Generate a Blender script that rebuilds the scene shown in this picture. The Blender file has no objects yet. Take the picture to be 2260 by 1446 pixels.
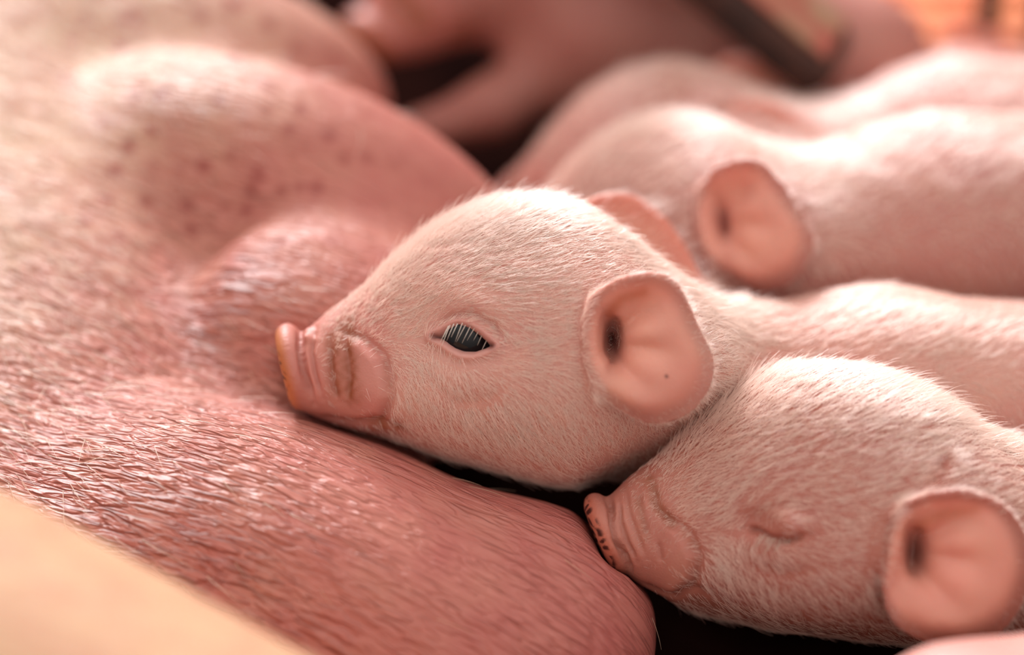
import bpy, math
import numpy as np
from mathutils import Matrix, Vector, kdtree

FUR = True
rng = np.random.default_rng(7)

# ------------------------------------------------------------------ camera, light, exposure
# All shapes are authored in a rigid "frame" of length units (1 unit = 1/8000 m):
# u to the right, v downwards, d away from the viewer; frame_to_world() turns it into metres.
K = 1.0 / 8000.0
PITCH = math.radians(40)
FOCAL, SENSOR = 100.0, 36.0
DIST = 2260.0 * FOCAL / SENSOR                    # units from the lens to the sharp plane d = 0
RIGHT = np.array([1.0, 0.0, 0.0])
UP = np.array([0.0, math.sin(PITCH), math.cos(PITCH)])
FWD = np.array([0.0, math.cos(PITCH), -math.sin(PITCH)])
BASE_Z = 0.095                                    # height of the frame's centre above the floor


def frame_to_world(p):
    p = np.asarray(p, float)
    w = (np.outer(p[:, 0] - 1130.0, RIGHT) + np.outer(723.0 - p[:, 1], UP) + np.outer(p[:, 2], FWD)) * K
    w[:, 2] += BASE_Z
    return w


def at(x, y, d):
    """a point seen at (x, y) of the 2260 x 1446 frame, d units behind the sharp plane"""
    s = 1.0 + d / DIST
    return np.array([1130.0 + (x - 1130.0) * s, 723.0 + (y - 723.0) * s, d])


scene = bpy.context.scene
cam_data = bpy.data.cameras.new('camera')
cam = bpy.data.objects.new('camera', cam_data)
scene.collection.objects.link(cam)
cam_data.lens = FOCAL
cam_data.sensor_width = SENSOR
cam_data.sensor_fit = 'HORIZONTAL'
cam_data.clip_start = 0.01
cam.location = Vector(frame_to_world([[1130, 723, -DIST]])[0])
cam.rotation_euler = (math.pi / 2 - PITCH, 0, 0)
cam_data.dof.use_dof = True
cam_data.dof.focus_distance = (DIST + 35) * K
cam_data.dof.aperture_fstop = 2.4
scene.camera = cam

world = bpy.data.worlds.new('world')
scene.world = world
world.use_nodes = True
wn = world.node_tree.nodes
# soft overcast daylight, brightest overhead, a dim barn towards the ground
wt = world.node_tree
tc = wt.nodes.new('ShaderNodeTexCoord')
sx = wt.nodes.new('ShaderNodeSeparateXYZ')
mr = wt.nodes.new('ShaderNodeMapRange')
mr.inputs[1].default_value = -0.15
mr.inputs[2].default_value = 1.0
mr.inputs[3].default_value = 0.14
mr.inputs[4].default_value = 1.6
wt.links.new(tc.outputs['Generated'], sx.inputs[0])
wt.links.new(sx.outputs[2], mr.inputs[0])
wt.links.new(mr.outputs[0], wn['Background'].inputs[1])
wn['Background'].inputs[0].default_value = (1.0, 0.93, 0.88, 1)

sun_data = bpy.data.lights.new('daylight', 'SUN')
sun = bpy.data.objects.new('daylight', sun_data)
scene.collection.objects.link(sun)
sun_data.energy = 6.8
sun_data.angle = math.radians(20)
sun_data.color = (0.97, 0.98, 1.0)
sun_dir = Vector(-0.22 * RIGHT + 0.88 * UP + 0.40 * FWD)   # towards the light: high, behind the row of piglets
sun.rotation_euler = sun_dir.to_track_quat('Z', 'Y').to_euler()

scene.view_settings.view_transform = 'Standard'
scene.view_settings.look = 'None'
scene.view_settings.exposure = 0.0
scene.view_settings.gamma = 1.0
scene.view_settings.use_curve_mapping = False
scene.cycles_curves.shape = 'THICK'
scene.cycles.adaptive_threshold = 0.07
scene.cycles.max_bounces = 5
scene.cycles.diffuse_bounces = 3
scene.cycles.glossy_bounces = 2
scene.cycles.transmission_bounces = 4
scene.cycles.transparent_max_bounces = 4


# ------------------------------------------------------------------ materials
def srgb(r, g, b):
    f = lambda c: (c / 255 / 12.92) if c / 255 <= 0.04045 else ((c / 255 + 0.055) / 1.055) ** 2.4
    return np.array([f(r), f(g), f(b)])


class Nodes:
    def __init__(self, name):
        self.m = bpy.data.materials.new(name)
        self.m.use_nodes = True
        self.t = self.m.node_tree
        self.bsdf = self.t.nodes['Principled BSDF']

    def new(self, kind, **kw):
        n = self.t.nodes.new(kind)
        for k, v in kw.items():
            setattr(n, k, v)
        return n

    def link(self, a, b):
        self.t.links.new(a, b)

    def math(self, op, a, b=None):
        n = self.new('ShaderNodeMath', operation=op)
        for i, x in enumerate((a, b)):
            if x is None:
                continue
            if isinstance(x, (int, float)):
                n.inputs[i].default_value = x
            else:
                self.link(x, n.inputs[i])
        return n.outputs[0]


def skin_material(name, rough=0.5, sss=0.25, mottling=0.14, bump=0.25, grain=900.0, wrinkles=False, spec=0.4):
    N = Nodes(name)
    b = N.bsdf
    col = N.new('ShaderNodeAttribute', attribute_name='skin')
    geo = N.new('ShaderNodeTexCoord')
    n1 = N.new('ShaderNodeTexNoise')
    n1.inputs['Scale'].default_value = 70
    n1.inputs['Detail'].default_value = 5
    N.link(geo.outputs['Object'], n1.inputs['Vector'])
    ramp = N.new('ShaderNodeMapRange')
    ramp.inputs[1].default_value = 0.3
    ramp.inputs[2].default_value = 0.7
    ramp.inputs[3].default_value = 1 - mottling
    ramp.inputs[4].default_value = 1 + mottling * 0.6
    N.link(n1.outputs['Fac'], ramp.inputs[0])
    mixc = N.new('ShaderNodeVectorMath', operation='MULTIPLY')
    comb = N.new('ShaderNodeCombineXYZ')
    r2 = N.math('POWER', ramp.outputs[0], 0.45)
    r3 = N.math('POWER', ramp.outputs[0], 1.25)
    N.link(r2, comb.inputs[0])
    N.link(r3, comb.inputs[1])
    N.link(ramp.outputs[0], comb.inputs[2])
    colour = col.outputs['Color']
    if wrinkles:                                  # rosy dimples around the hair roots of the upper belly
        dm = N.new('ShaderNodeAttribute', attribute_name='dimple')
        vd = N.new('ShaderNodeTexVoronoi')
        vd.inputs['Scale'].default_value = 105
        vd.inputs['Randomness'].default_value = 0.9
        N.link(geo.outputs['Object'], vd.inputs['Vector'])
        ds = N.new('ShaderNodeMapRange', interpolation_type='SMOOTHSTEP')
        ds.inputs[1].default_value = 0.42
        ds.inputs[2].default_value = 0.12
        N.link(vd.outputs['Distance'], ds.inputs[0])
        mxd = N.new('ShaderNodeMix', data_type='RGBA')
        N.link(N.math('MULTIPLY', ds.outputs[0], dm.outputs['Fac']), mxd.inputs[0])
        N.link(colour, mxd.inputs[6])
        mxd.inputs[7].default_value = (0.33, 0.085, 0.065, 1)
        colour = mxd.outputs[2]
    N.link(colour, mixc.inputs[0])
    N.link(comb.outputs[0], mixc.inputs[1])
    N.link(mixc.outputs[0], b.inputs['Base Color'])
    b.inputs['Roughness'].default_value = rough
    b.inputs['Specular IOR Level'].default_value = spec
    b.inputs['Subsurface Weight'].default_value = sss
    b.inputs['Subsurface Radius'].default_value = (1.0, 0.33, 0.2)
    b.inputs['Subsurface Scale'].default_value = 0.0045
    n2 = N.new('ShaderNodeTexNoise')
    n2.inputs['Scale'].default_value = grain
    n2.inputs['Detail'].default_value = 3
    N.link(geo.outputs['Object'], n2.inputs['Vector'])
    bp = N.new('ShaderNodeBump')
    bp.inputs['Strength'].default_value = bump
    bp.inputs['Distance'].default_value = 0.0004
    N.link(n2.outputs['Fac'], bp.inputs['Height'])
    last = bp
    if wrinkles:
        fl = N.new('ShaderNodeAttribute', attribute_name='flow')      # along / across the skin folds, third = strength
        sep = N.new('ShaderNodeSeparateXYZ')
        N.link(fl.outputs['Vector'], sep.inputs[0])
        cmb = N.new('ShaderNodeCombineXYZ')
        N.link(sep.outputs[0], cmb.inputs[0])
        N.link(sep.outputs[1], cmb.inputs[1])
        warp = N.new('ShaderNodeTexNoise')
        warp.inputs['Scale'].default_value = 1.6
        warp.inputs['Detail'].default_value = 1
        N.link(cmb.outputs[0], warp.inputs['Vector'])
        sub = N.new('ShaderNodeVectorMath', operation='MULTIPLY_ADD')
        sub.inputs[1].default_value = (1.1, 1.1, 0)
        N.link(warp.outputs['Color'], sub.inputs[0])
        N.link(cmb.outputs[0], sub.inputs[2])
        vor = N.new('ShaderNodeTexVoronoi', feature='DISTANCE_TO_EDGE')
        vor.inputs['Scale'].default_value = 1.0
        N.link(sub.outputs[0], vor.inputs['Vector'])
        s1 = N.new('ShaderNodeMapRange', interpolation_type='SMOOTHSTEP')
        s1.inputs[2].default_value = 0.32
        N.link(vor.outputs['Distance'], s1.inputs[0])
        vor2 = N.new('ShaderNodeTexVoronoi', feature='DISTANCE_TO_EDGE')
        vor2.inputs['Scale'].default_value = 2.3
        N.link(sub.outputs[0], vor2.inputs['Vector'])
        s2 = N.new('ShaderNodeMapRange', interpolation_type='SMOOTHSTEP')
        s2.inputs[2].default_value = 0.4
        N.link(vor2.outputs['Distance'], s2.inputs[0])
        h = N.math('ADD', s1.outputs[0], N.math('MULTIPLY', s2.outputs[0], 0.4))
        big = N.new('ShaderNodeTexNoise')
        big.inputs['Scale'].default_value = 0.55
        big.inputs['Detail'].default_value = 1
        N.link(cmb.outputs[0], big.inputs['Vector'])
        h = N.math('ADD', h, N.math('MULTIPLY', big.outputs['Fac'], 1.6))
        h = N.math('MULTIPLY', h, sep.outputs[2])
        bw = N.new('ShaderNodeBump')
        bw.inputs['Strength'].default_value = 1.0
        bw.inputs['Distance'].default_value = 0.0017
        N.link(h, bw.inputs['Height'])
        
        last = bw
    N.link(last.outputs[0], b.inputs['Normal'])
    if not wrinkles:                              # light shines through the thin ears
        th = N.new('ShaderNodeAttribute', attribute_name='thin')
        tr = N.new('ShaderNodeBsdfTranslucent')
        tr.inputs[0].default_value = (1.0, 0.58, 0.46, 1)
        mx = N.new('ShaderNodeMixShader')
        N.link(N.math('MULTIPLY', th.outputs['Fac'], 0.14), mx.inputs[0])
        N.link(b.outputs[0], mx.inputs[1])
        N.link(tr.outputs[0], mx.inputs[2])
        N.link(mx.outputs[0], N.t.nodes['Material Output'].inputs[0])
    return N.m


def hair_material(name, color, gloss=0.52):
    """pale translucent strands: mostly let light through along the fibre, the rest scattered"""
    m = bpy.data.materials.new(name)
    m.use_nodes = True
    t = m.node_tree
    t.nodes.clear()
    out = t.nodes.new('ShaderNodeOutputMaterial')
    dif = t.nodes.new('ShaderNodeBsdfDiffuse')
    tr = t.nodes.new('ShaderNodeBsdfTranslucent')
    gl = t.nodes.new('ShaderNodeBsdfHairPrincipled')
    gl.model = 'CHIANG'
    gl.parametrization = 'COLOR'
    gl.inputs['Color'].default_value = (*[0.2 * c + 0.79 for c in color], 1)
    gl.inputs['Roughness'].default_value = 0.35
    gl.inputs['Radial Roughness'].default_value = 0.5
    dif.inputs[0].default_value = (*color, 1)
    tr.inputs[0].default_value = (*color, 1)
    a = t.nodes.new('ShaderNodeMixShader')
    a.inputs[0].default_value = 0.42
    t.links.new(dif.outputs[0], a.inputs[1])
    t.links.new(tr.outputs[0], a.inputs[2])
    b = t.nodes.new('ShaderNodeMixShader')
    b.inputs[0].default_value = gloss
    t.links.new(a.outputs[0], b.inputs[1])
    t.links.new(gl.outputs[0], b.inputs[2])
    t.links.new(b.outputs[0], out.inputs[0])
    return m


def plain_material(name, color, rough=0.6, color2=None, scale=40, bump=0.2, coat=0.0, spec=0.5):
    N = Nodes(name)
    b = N.bsdf
    b.inputs['Roughness'].default_value = rough
    b.inputs['Specular IOR Level'].default_value = spec
    b.inputs['Coat Weight'].default_value = coat
    b.inputs['Coat Roughness'].default_value = 0.02
    if color2 is None:
        b.inputs['Base Color'].default_value = (*color, 1)
    else:
        geo = N.new('ShaderNodeTexCoord')
        n = N.new('ShaderNodeTexNoise')
        n.inputs['Scale'].default_value = scale
        n.inputs['Detail'].default_value = 6
        N.link(geo.outputs['Object'], n.inputs['Vector'])
        r = N.new('ShaderNodeValToRGB')
        r.color_ramp.elements[0].position = 0.38
        r.color_ramp.elements[1].position = 0.62
        r.color_ramp.elements[0].color = (*color, 1)
        r.color_ramp.elements[1].color = (*color2, 1)
        N.link(n.outputs['Fac'], r.inputs[0])
        N.link(r.outputs[0], b.inputs['Base Color'])
        bp = N.new('ShaderNodeBump')
        bp.inputs['Strength'].default_value = bump
        bp.inputs['Distance'].default_value = 0.002
        N.link(n.outputs['Fac'], bp.inputs['Height'])
        N.link(bp.outputs[0], b.inputs['Normal'])
    return N.m


MAT_PIG = skin_material('piglet_skin', rough=0.5, sss=0.3, mottling=0.10, bump=0.35, grain=1600)
MAT_SOW = skin_material('sow_skin', rough=0.46, sss=0.2, mottling=0.16, bump=0.15, grain=1500, wrinkles=True, spec=0.38)
MAT_FUR = hair_material('piglet_fur_white', (0.98, 0.71, 0.59))
MAT_BRISTLE = hair_material('sow_bristle_blond', (0.80, 0.56, 0.34))
MAT_LASH = hair_material('eyelash_cream', (0.62, 0.52, 0.40))
MAT_EYE = plain_material('eye_dark', (0.006, 0.005, 0.006), rough=0.08, spec=0.25)


# ------------------------------------------------------------------ implicit surfaces
def smin(a, b, k):
    h = np.clip(0.5 + 0.5 * (b - a) / k, 0, 1)
    return b * (1 - h) + a * h - k * h * (1 - h)


def smax(a, b, k):
    return -smin(-a, -b, k)


def ellipsoid(p, c, axes, radii):
    q = (p - np.asarray(c, np.float32)) @ np.asarray(axes, np.float32).T
    r = np.asarray(radii, np.float32)
    k0 = np.sqrt(((q / r) ** 2).sum(1)) + 1e-6
    k1 = np.sqrt(((q / r ** 2) ** 2).sum(1)) + 1e-9
    return k0 * (k0 - 1) / k1


def roundcone(p, a, b, ra, rb):
    a = np.asarray(a, np.float32)
    b = np.asarray(b, np.float32)
    ab = b - a
    t = np.clip(((p - a) @ ab) / (ab @ ab), 0, 1)
    return np.linalg.norm(p - a - t[:, None] * ab, axis=1) - (ra + (rb - ra) * t)


def surface_nets(field, lo, hi, h, stretch=None):
    """closed quad mesh of field = 0; a coarse pass finds where the fine grid is needed"""
    C = 4
    lo, hi = np.asarray(lo, float), np.asarray(hi, float)
    if stretch:                                   # beyond u = stretch[0] the cells are stretch[1] times longer
        hi[0] = stretch[0] + (hi[0] - stretch[0]) / stretch[1]
    n = np.ceil((hi - lo) / h / C).astype(int) * C

    def place(idx):
        q = lo + (np.asarray(idx, float) + 0.5) * h
        if stretch:
            far = q[..., 0] > stretch[0]
            q[..., 0] = np.where(far, stretch[0] + (q[..., 0] - stretch[0]) * stretch[1], q[..., 0])
        return q
    big = max(1.0, stretch[1]) if stretch else 1.0
    ax = [np.arange(n[i] // C) * C + (C - 1) / 2 for i in range(3)]
    g = place(np.stack(np.meshgrid(*ax, indexing='ij'), -1).reshape(-1, 3)).astype(np.float32)
    fc = np.concatenate([field(g[i:i + 400000]) for i in range(0, len(g), 400000)]).reshape(n // C)
    act = np.abs(fc) < h * C * (1.3 + 0.6 * big)
    f = np.repeat(np.repeat(np.repeat(fc, C, 0), C, 1), C, 2).astype(np.float32)
    ii = np.argwhere(act)
    off = np.stack(np.meshgrid(*[np.arange(C)] * 3, indexing='ij'), -1).reshape(-1, 3)
    for s in range(0, len(ii), 6000):
        idx = (ii[s:s + 6000, None, :] * C + off[None]).reshape(-1, 3)
        f[idx[:, 0], idx[:, 1], idx[:, 2]] = field(place(idx).astype(np.float32))
    f[0], f[-1], f[:, 0], f[:, -1], f[:, :, 0], f[:, :, -1] = (np.maximum(x, h) for x in (f[0], f[-1], f[:, 0], f[:, -1], f[:, :, 0], f[:, :, -1]))
    s = f < 0
    cnt = np.zeros(np.array(f.shape) - 1, np.int8)
    for a in (0, 1):
        for b in (0, 1):
            for c in (0, 1):
                cnt += s[a:s.shape[0] - 1 + a, b:s.shape[1] - 1 + b, c:s.shape[2] - 1 + c]
    cells = np.argwhere((cnt > 0) & (cnt < 8))
    index = np.full(cnt.shape, -1, np.int64)
    index[cells[:, 0], cells[:, 1], cells[:, 2]] = np.arange(len(cells))
    pos = np.zeros((len(cells), 3))
    num = np.zeros(len(cells))
    for axis in range(3):
        e = np.eye(3, dtype=int)[axis]
        for a in (0, 1):
            for b in (0, 1):
                o = np.zeros(3, int)
                o[(axis + 1) % 3], o[(axis + 2) % 3] = a, b
                p0, p1 = cells + o, cells + o + e
                f0 = f[p0[:, 0], p0[:, 1], p0[:, 2]]
                f1 = f[p1[:, 0], p1[:, 1], p1[:, 2]]
                x = (f0 < 0) != (f1 < 0)
                t = np.where(x, f0 / np.where(x, f0 - f1, 1), 0)
                pos += np.where(x[:, None], p0 + t[:, None] * e, 0)
                num += x
    pos = place(pos / num[:, None])
    faces = []
    for axis in range(3):
        e = np.eye(3, dtype=int)
        sl0 = [slice(None)] * 3
        sl1 = [slice(None)] * 3
        sl0[axis], sl1[axis] = slice(0, -1), slice(1, None)
        x = s[tuple(sl0)] != s[tuple(sl1)]
        ed = np.argwhere(x)
        b, c = (axis + 1) % 3, (axis + 2) % 3
        ok = (ed[:, b] > 0) & (ed[:, c] > 0) & (ed[:, b] < cnt.shape[b]) & (ed[:, c] < cnt.shape[c])
        ed = ed[ok]
        q = [index[tuple((ed - e[b] * i - e[c] * j).T)] for i, j in ((0, 0), (1, 0), (1, 1), (0, 1))]
        q = np.stack(q, 1)
        flip = ~s[ed[:, 0], ed[:, 1], ed[:, 2]]
        q[flip] = q[flip][:, ::-1]
        faces.append(q)
    faces = np.concatenate(faces)
    faces = faces[(faces >= 0).all(1)]
    for _ in range(2):                                             # settle the vertices on the surface
        p = pos.astype(np.float32)
        f0 = field(p)
        gr = np.stack([field(p + np.float32(2.0) * np.eye(3, dtype=np.float32)[k]) - f0 for k in range(3)], 1) / 2.0
        g2 = np.maximum((gr ** 2).sum(1), 0.2)
        step = np.clip(f0 / g2, -h, h)
        pos = pos - 0.8 * step[:, None] * gr
    return pos, faces


def relax(pos, faces, weight, rounds):
    """Laplacian smoothing by a weight per vertex"""
    e = np.concatenate([faces[:, [0, 1]], faces[:, [1, 2]], faces[:, [2, 3]], faces[:, [3, 0]]])
    deg = np.maximum(np.bincount(e[:, 0], minlength=len(pos)), 1)
    for _ in range(rounds):
        av = np.stack([np.bincount(e[:, 0], pos[e[:, 1], k], len(pos)) for k in range(3)], 1) / deg[:, None]
        pos = pos + (av - pos) * (weight[:, None] if np.ndim(weight) else weight)
    return pos


def keep_largest(pos, faces):
    lab = np.arange(len(pos))
    e = np.concatenate([faces[:, [0, 1]], faces[:, [1, 2]], faces[:, [2, 3]], faces[:, [3, 0]]])
    while True:
        new = lab.copy()
        np.minimum.at(new, e[:, 0], lab[e[:, 1]])
        np.minimum.at(new, e[:, 1], lab[e[:, 0]])
        new = new[new]
        if (new == lab).all():
            break
        lab = new
    size = np.bincount(lab)
    keep = size[lab] > 0.15 * size.max()
    remap = np.cumsum(keep) - 1
    return pos[keep], remap[faces[keep[faces].all(1)]]


def raw_mesh(name, pos, faces):
    me = bpy.data.meshes.new(name)
    me.vertices.add(len(pos))
    me.vertices.foreach_set('co', np.asarray(pos, np.float32).ravel())
    nl = faces.size
    me.loops.add(nl)
    me.loops.foreach_set('vertex_index', faces.ravel().astype(np.int32))
    me.polygons.add(len(faces))
    me.polygons.foreach_set('loop_start', np.arange(0, nl, faces.shape[1], dtype=np.int32))
    me.update(calc_edges=True)
    return me


def subdivide(pos, faces, levels):
    """split every quad in four and smooth, `levels` times"""
    for _ in range(levels):
        n, m = len(pos), len(faces)
        e = np.sort(np.stack([faces, np.roll(faces, -1, 1)], 2).reshape(-1, 2), 1)
        key = e[:, 0] * n + e[:, 1]
        uniq, inv = np.unique(key, return_inverse=True)
        mid = (pos[uniq // n] + pos[uniq % n]) / 2
        cen = pos[faces].mean(1)
        ed = n + inv.reshape(m, 4)
        fc = n + len(uniq) + np.arange(m)
        pos = np.concatenate([pos, mid, cen])
        faces = np.concatenate([np.stack([faces[:, k], ed[:, k], fc, ed[:, k - 1]], 1) for k in range(4)])
        pos = relax(pos, faces, 0.5, 2)
    return pos, faces


def vertex_normals(pos, faces):
    a = pos[faces[:, 2]] - pos[faces[:, 0]]
    b = pos[faces[:, 3]] - pos[faces[:, 1]]
    fn = np.cross(a, b)
    n = np.zeros_like(pos)
    for k in range(4):
        for c in range(3):
            n[:, c] += np.bincount(faces[:, k], fn[:, c], len(pos))
    return n / np.maximum(np.linalg.norm(n, axis=1, keepdims=True), 1e-9)


def finish(name, pos, faces, mats, colors=None, flow=None, parent=None, thin=None):
    """link a mesh given in frame units as one object"""
    me = raw_mesh(name, frame_to_world(pos), faces)
    me.polygons.foreach_set('use_smooth', np.ones(len(me.polygons), bool))
    if colors is not None:
        at_ = me.attributes.new('skin', 'FLOAT_COLOR', 'POINT')
        at_.data.foreach_set('color', np.concatenate([colors * 0.72, np.ones((len(colors), 1))], 1).astype(np.float32).ravel())
    if flow is not None:
        at_ = me.attributes.new('flow', 'FLOAT_VECTOR', 'POINT')
        at_.data.foreach_set('vector', flow.astype(np.float32).ravel())
    if thin is not None:
        at_ = me.attributes.new('thin', 'FLOAT', 'POINT')
        at_.data.foreach_set('value', thin.astype(np.float32))
    me.materials.append(mats)
    ob = bpy.data.objects.new(name, me)
    scene.collection.objects.link(ob)
    if parent is not None:
        ob.parent = parent
    return ob


def tag(o, label=None, category=None, group=None, kind=None):
    for k, v in (('label', label), ('category', category), ('group', group), ('kind', kind)):
        if v:
            o[k] = v
    return o


def smooth01(x, a, b):
    t = np.clip((x - a) / (b - a), 0, 1)
    return t * t * (3 - 2 * t)


def stroke(x, y, pts):
    """distance to a polyline in the (x, y) plane and the share of its length at the nearest point"""
    pts = np.asarray(pts, float)
    best = np.full(x.shape, 1e9)
    along = np.zeros(x.shape)
    n = len(pts) - 1
    for i in range(n):
        a, b = pts[i], pts[i + 1]
        d = b - a
        t = np.clip(((x - a[0]) * d[0] + (y - a[1]) * d[1]) / (d @ d), 0, 1)
        r = np.hypot(x - a[0] - t * d[0], y - a[1] - t * d[1])
        m = r < best
        best = np.where(m, r, best)
        along = np.where(m, (i + t) / n, along)
    return best, along


def polygon_distance(x, y, pts):
    """signed distance to a closed polygon, negative inside"""
    pts = np.asarray(pts, float)
    d, _ = stroke(x, y, np.vstack([pts, pts[:1]]))
    inside = np.zeros(x.shape, bool)
    for a, b in zip(pts, np.roll(pts, -1, 0)):
        c = ((a[1] > y) != (b[1] > y)) & (x < (b[0] - a[0]) * (y - a[1]) / (b[1] - a[1] + 1e-12) + a[0])
        inside ^= c
    return np.where(inside, -d, d)


def groove(x, y, pts, width, depth):
    d, t = stroke(x, y, pts)
    return -depth * np.exp(-(d / width) ** 2) * np.clip(np.minimum(t, 1 - t) * 6, 0.25, 1)


def blob(x, y, cx, cy, rx, ry, amount, tilt=0.0):
    c, s = math.cos(tilt), math.sin(tilt)
    a, b = (x - cx) * c + (y - cy) * s, -(x - cx) * s + (y - cy) * c
    return amount * np.exp(-(a / rx) ** 2 - (b / ry) ** 2)


def fur_object(name, roots, normals, dirs, length, lift, radius, material, parent, points=5, curl=0.5, wild=0.15, clump=None):
    """strands combed along dirs, lifted from the skin by `lift`, bending back towards it"""
    n = len(roots)
    t = dirs - normals * (dirs * normals).sum(1, keepdims=True)
    t += rng.normal(0, wild, (n, 3))
    t -= normals * (t * normals).sum(1, keepdims=True)
    t /= np.maximum(np.linalg.norm(t, axis=1, keepdims=True), 1e-6)
    lift = np.broadcast_to(lift, (n,)) * rng.uniform(0.6, 1.4, n)
    length = np.broadcast_to(length, (n,)) * rng.uniform(0.6, 1.25, n)
    lift = np.where(rng.random(n) < 0.10, lift * 2.2 + 0.12, lift)     # a few guard hairs stand up
    side = np.cross(normals, t) * rng.normal(0, 0.12, (n, 1))
    pull = np.zeros((n, 3))
    if clump:                                     # neighbouring strands lean together into small tufts
        g = rng.choice(n, max(n // clump, 1), replace=False)
        tree = kdtree.KDTree(len(g))
        for j, i in enumerate(g):
            tree.insert(roots[i], j)
        tree.balance()
        near = np.array([tree.find(r)[1] for r in roots])
        pull = (roots[g][near] - roots)
        far = np.linalg.norm(pull, axis=1, keepdims=True)
        pull = pull * np.minimum(1, 16 / np.maximum(far, 1e-6)) * 0.75
    P = np.zeros((n, points, 3))
    P[:, 0] = roots - normals * 1.5
    step = length / (points - 1)
    for k in range(1, points):
        q = (k - 0.5) / (points - 1)
        up = lift * (1 - curl * 1.6 * q)
        dvec = t + normals * up[:, None] + side * q * 2
        dvec /= np.linalg.norm(dvec, axis=1, keepdims=True)
        P[:, k] = P[:, k - 1] + dvec * step[:, None] + pull * ((k / (points - 1)) ** 1.4 - ((k - 1) / (points - 1)) ** 1.4)
    W = frame_to_world(P.reshape(-1, 3))
    cd = bpy.data.hair_curves.new(name)
    cd.add_curves([points] * n)
    cd.points.foreach_set('position', W.astype(np.float32).ravel())
    rad = cd.attributes.get('radius') or cd.attributes.new('radius', 'FLOAT', 'POINT')
    prof = np.linspace(1, 0.12, points) ** 0.7
    rr = (np.broadcast_to(radius, (n,))[:, None] * rng.uniform(0.75, 1.2, (n, 1)) * prof[None]) * K
    rad.data.foreach_set('value', rr.astype(np.float32).ravel())
    cd.materials.append(material)
    ob = bpy.data.objects.new(name, cd)
    scene.collection.objects.link(ob)
    ob.parent = parent
    ob['kind'] = 'stuff'
    return ob


def scatter(pos, faces, nrm, weight, count):
    tri = np.concatenate([faces[:, [0, 1, 2]], faces[:, [0, 2, 3]]])
    ar = 0.5 * np.linalg.norm(np.cross(pos[tri[:, 1]] - pos[tri[:, 0]], pos[tri[:, 2]] - pos[tri[:, 0]]), axis=1)
    pr = ar * weight[tri].mean(1)
    pick = rng.choice(len(tri), count, p=pr / pr.sum())
    a, b = rng.random(count), rng.random(count)
    f = a + b > 1
    a[f], b[f] = 1 - a[f], 1 - b[f]
    w = np.stack([1 - a - b, a, b], 1)[:, :, None]
    t = tri[pick]
    p = (pos[t] * w).sum(1)
    m = (nrm[t] * w).sum(1)
    return p, m / np.linalg.norm(m, axis=1, keepdims=True)


def ball_mesh(c, axes, radii, nu=28, nv=16):
    th = np.linspace(0, 2 * math.pi, nu, endpoint=False)
    ph = np.linspace(0, math.pi, nv + 1)[1:-1]
    v = [np.array([0, 0, 1.0])] + [np.array([math.sin(b) * math.cos(a), math.sin(b) * math.sin(a), math.cos(b)]) for b in ph for a in th] + [np.array([0, 0, -1.0])]
    v = np.array(v) * np.asarray(radii) @ np.asarray(axes) + np.asarray(c)
    f = []
    m = len(ph)
    for i in range(nu):
        j = (i + 1) % nu
        f.append([0, 0, 1 + i, 1 + j])
        for r in range(m - 1):
            f.append([1 + r * nu + i, 1 + (r + 1) * nu + i, 1 + (r + 1) * nu + j, 1 + r * nu + j])
        f.append([len(v) - 1, len(v) - 1, 1 + (m - 1) * nu + j, 1 + (m - 1) * nu + i])
    return v, f


def simple_mesh(name, verts, faces, material, parent=None, smooth=True):
    faces = [list(dict.fromkeys(f)) for f in faces]
    me = bpy.data.meshes.new(name)
    me.from_pydata(frame_to_world(verts).tolist(), [], faces)
    me.polygons.foreach_set('use_smooth', np.full(len(me.polygons), smooth))
    me.materials.append(material)
    ob = bpy.data.objects.new(name, me)
    scene.collection.objects.link(ob)
    if parent is not None:
        ob.parent = parent
    return ob


# ------------------------------------------------------------------ the sow's belly
EX = np.eye(3)


def unit(v):
    v = np.asarray(v, float)
    return v / np.linalg.norm(v)


N_BELLY = unit([0.05, -0.62, -0.78])


def belly_axes(angle, lean=0.0):
    """along a gland, across it, and out of the belly"""
    h = unit(np.cross([0, -0.78, 0.62], N_BELLY))
    if h[0] < 0:
        h = -h
    a = unit(np.cross(N_BELLY, h))
    if a[1] > 0:
        a = -a
    e1 = unit(math.cos(angle) * h - math.sin(angle) * a + lean * N_BELLY)
    e2 = unit(np.cross(N_BELLY, e1))
    e3 = unit(np.cross(e1, e2))
    return np.array([e1, e2, e3])


DEG = math.radians
# gland: centre (x, y, d), angle on the belly, lean, radii (along, across, out)
GLANDS = [
    (at(780, 1290, 100), DEG(24), -0.10, (680, 330, 270)),
    (at(1200, 1352, 150), DEG(24), -0.10, (240, 225, 225)),
    (at(830, 745, 500), DEG(22), -0.16, (420, 270, 190)),
    (at(690, 405, 880), DEG(23), -0.10, (570, 255, 265)),
    (at(400, 140, 1350), DEG(14), -0.06, (580, 260, 300)),
]
BELLY_AXIS = unit([-0.30, -0.78, 0.62])
PRESSING = []                                     # (field, lower corner, upper corner) of what presses into the belly


def yield_to(p, f, others, k):
    """flesh gives way: keep f a hair outside the other bodies"""
    for g, lo, hi in others:
        m = (f < 60) & (p > np.asarray(lo) - 60).all(1) & (p < np.asarray(hi) + 60).all(1)
        if m.any():
            f = f.copy()
            f[m] = smax(f[m], 5 - g(p[m]), k)
    return f




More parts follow.
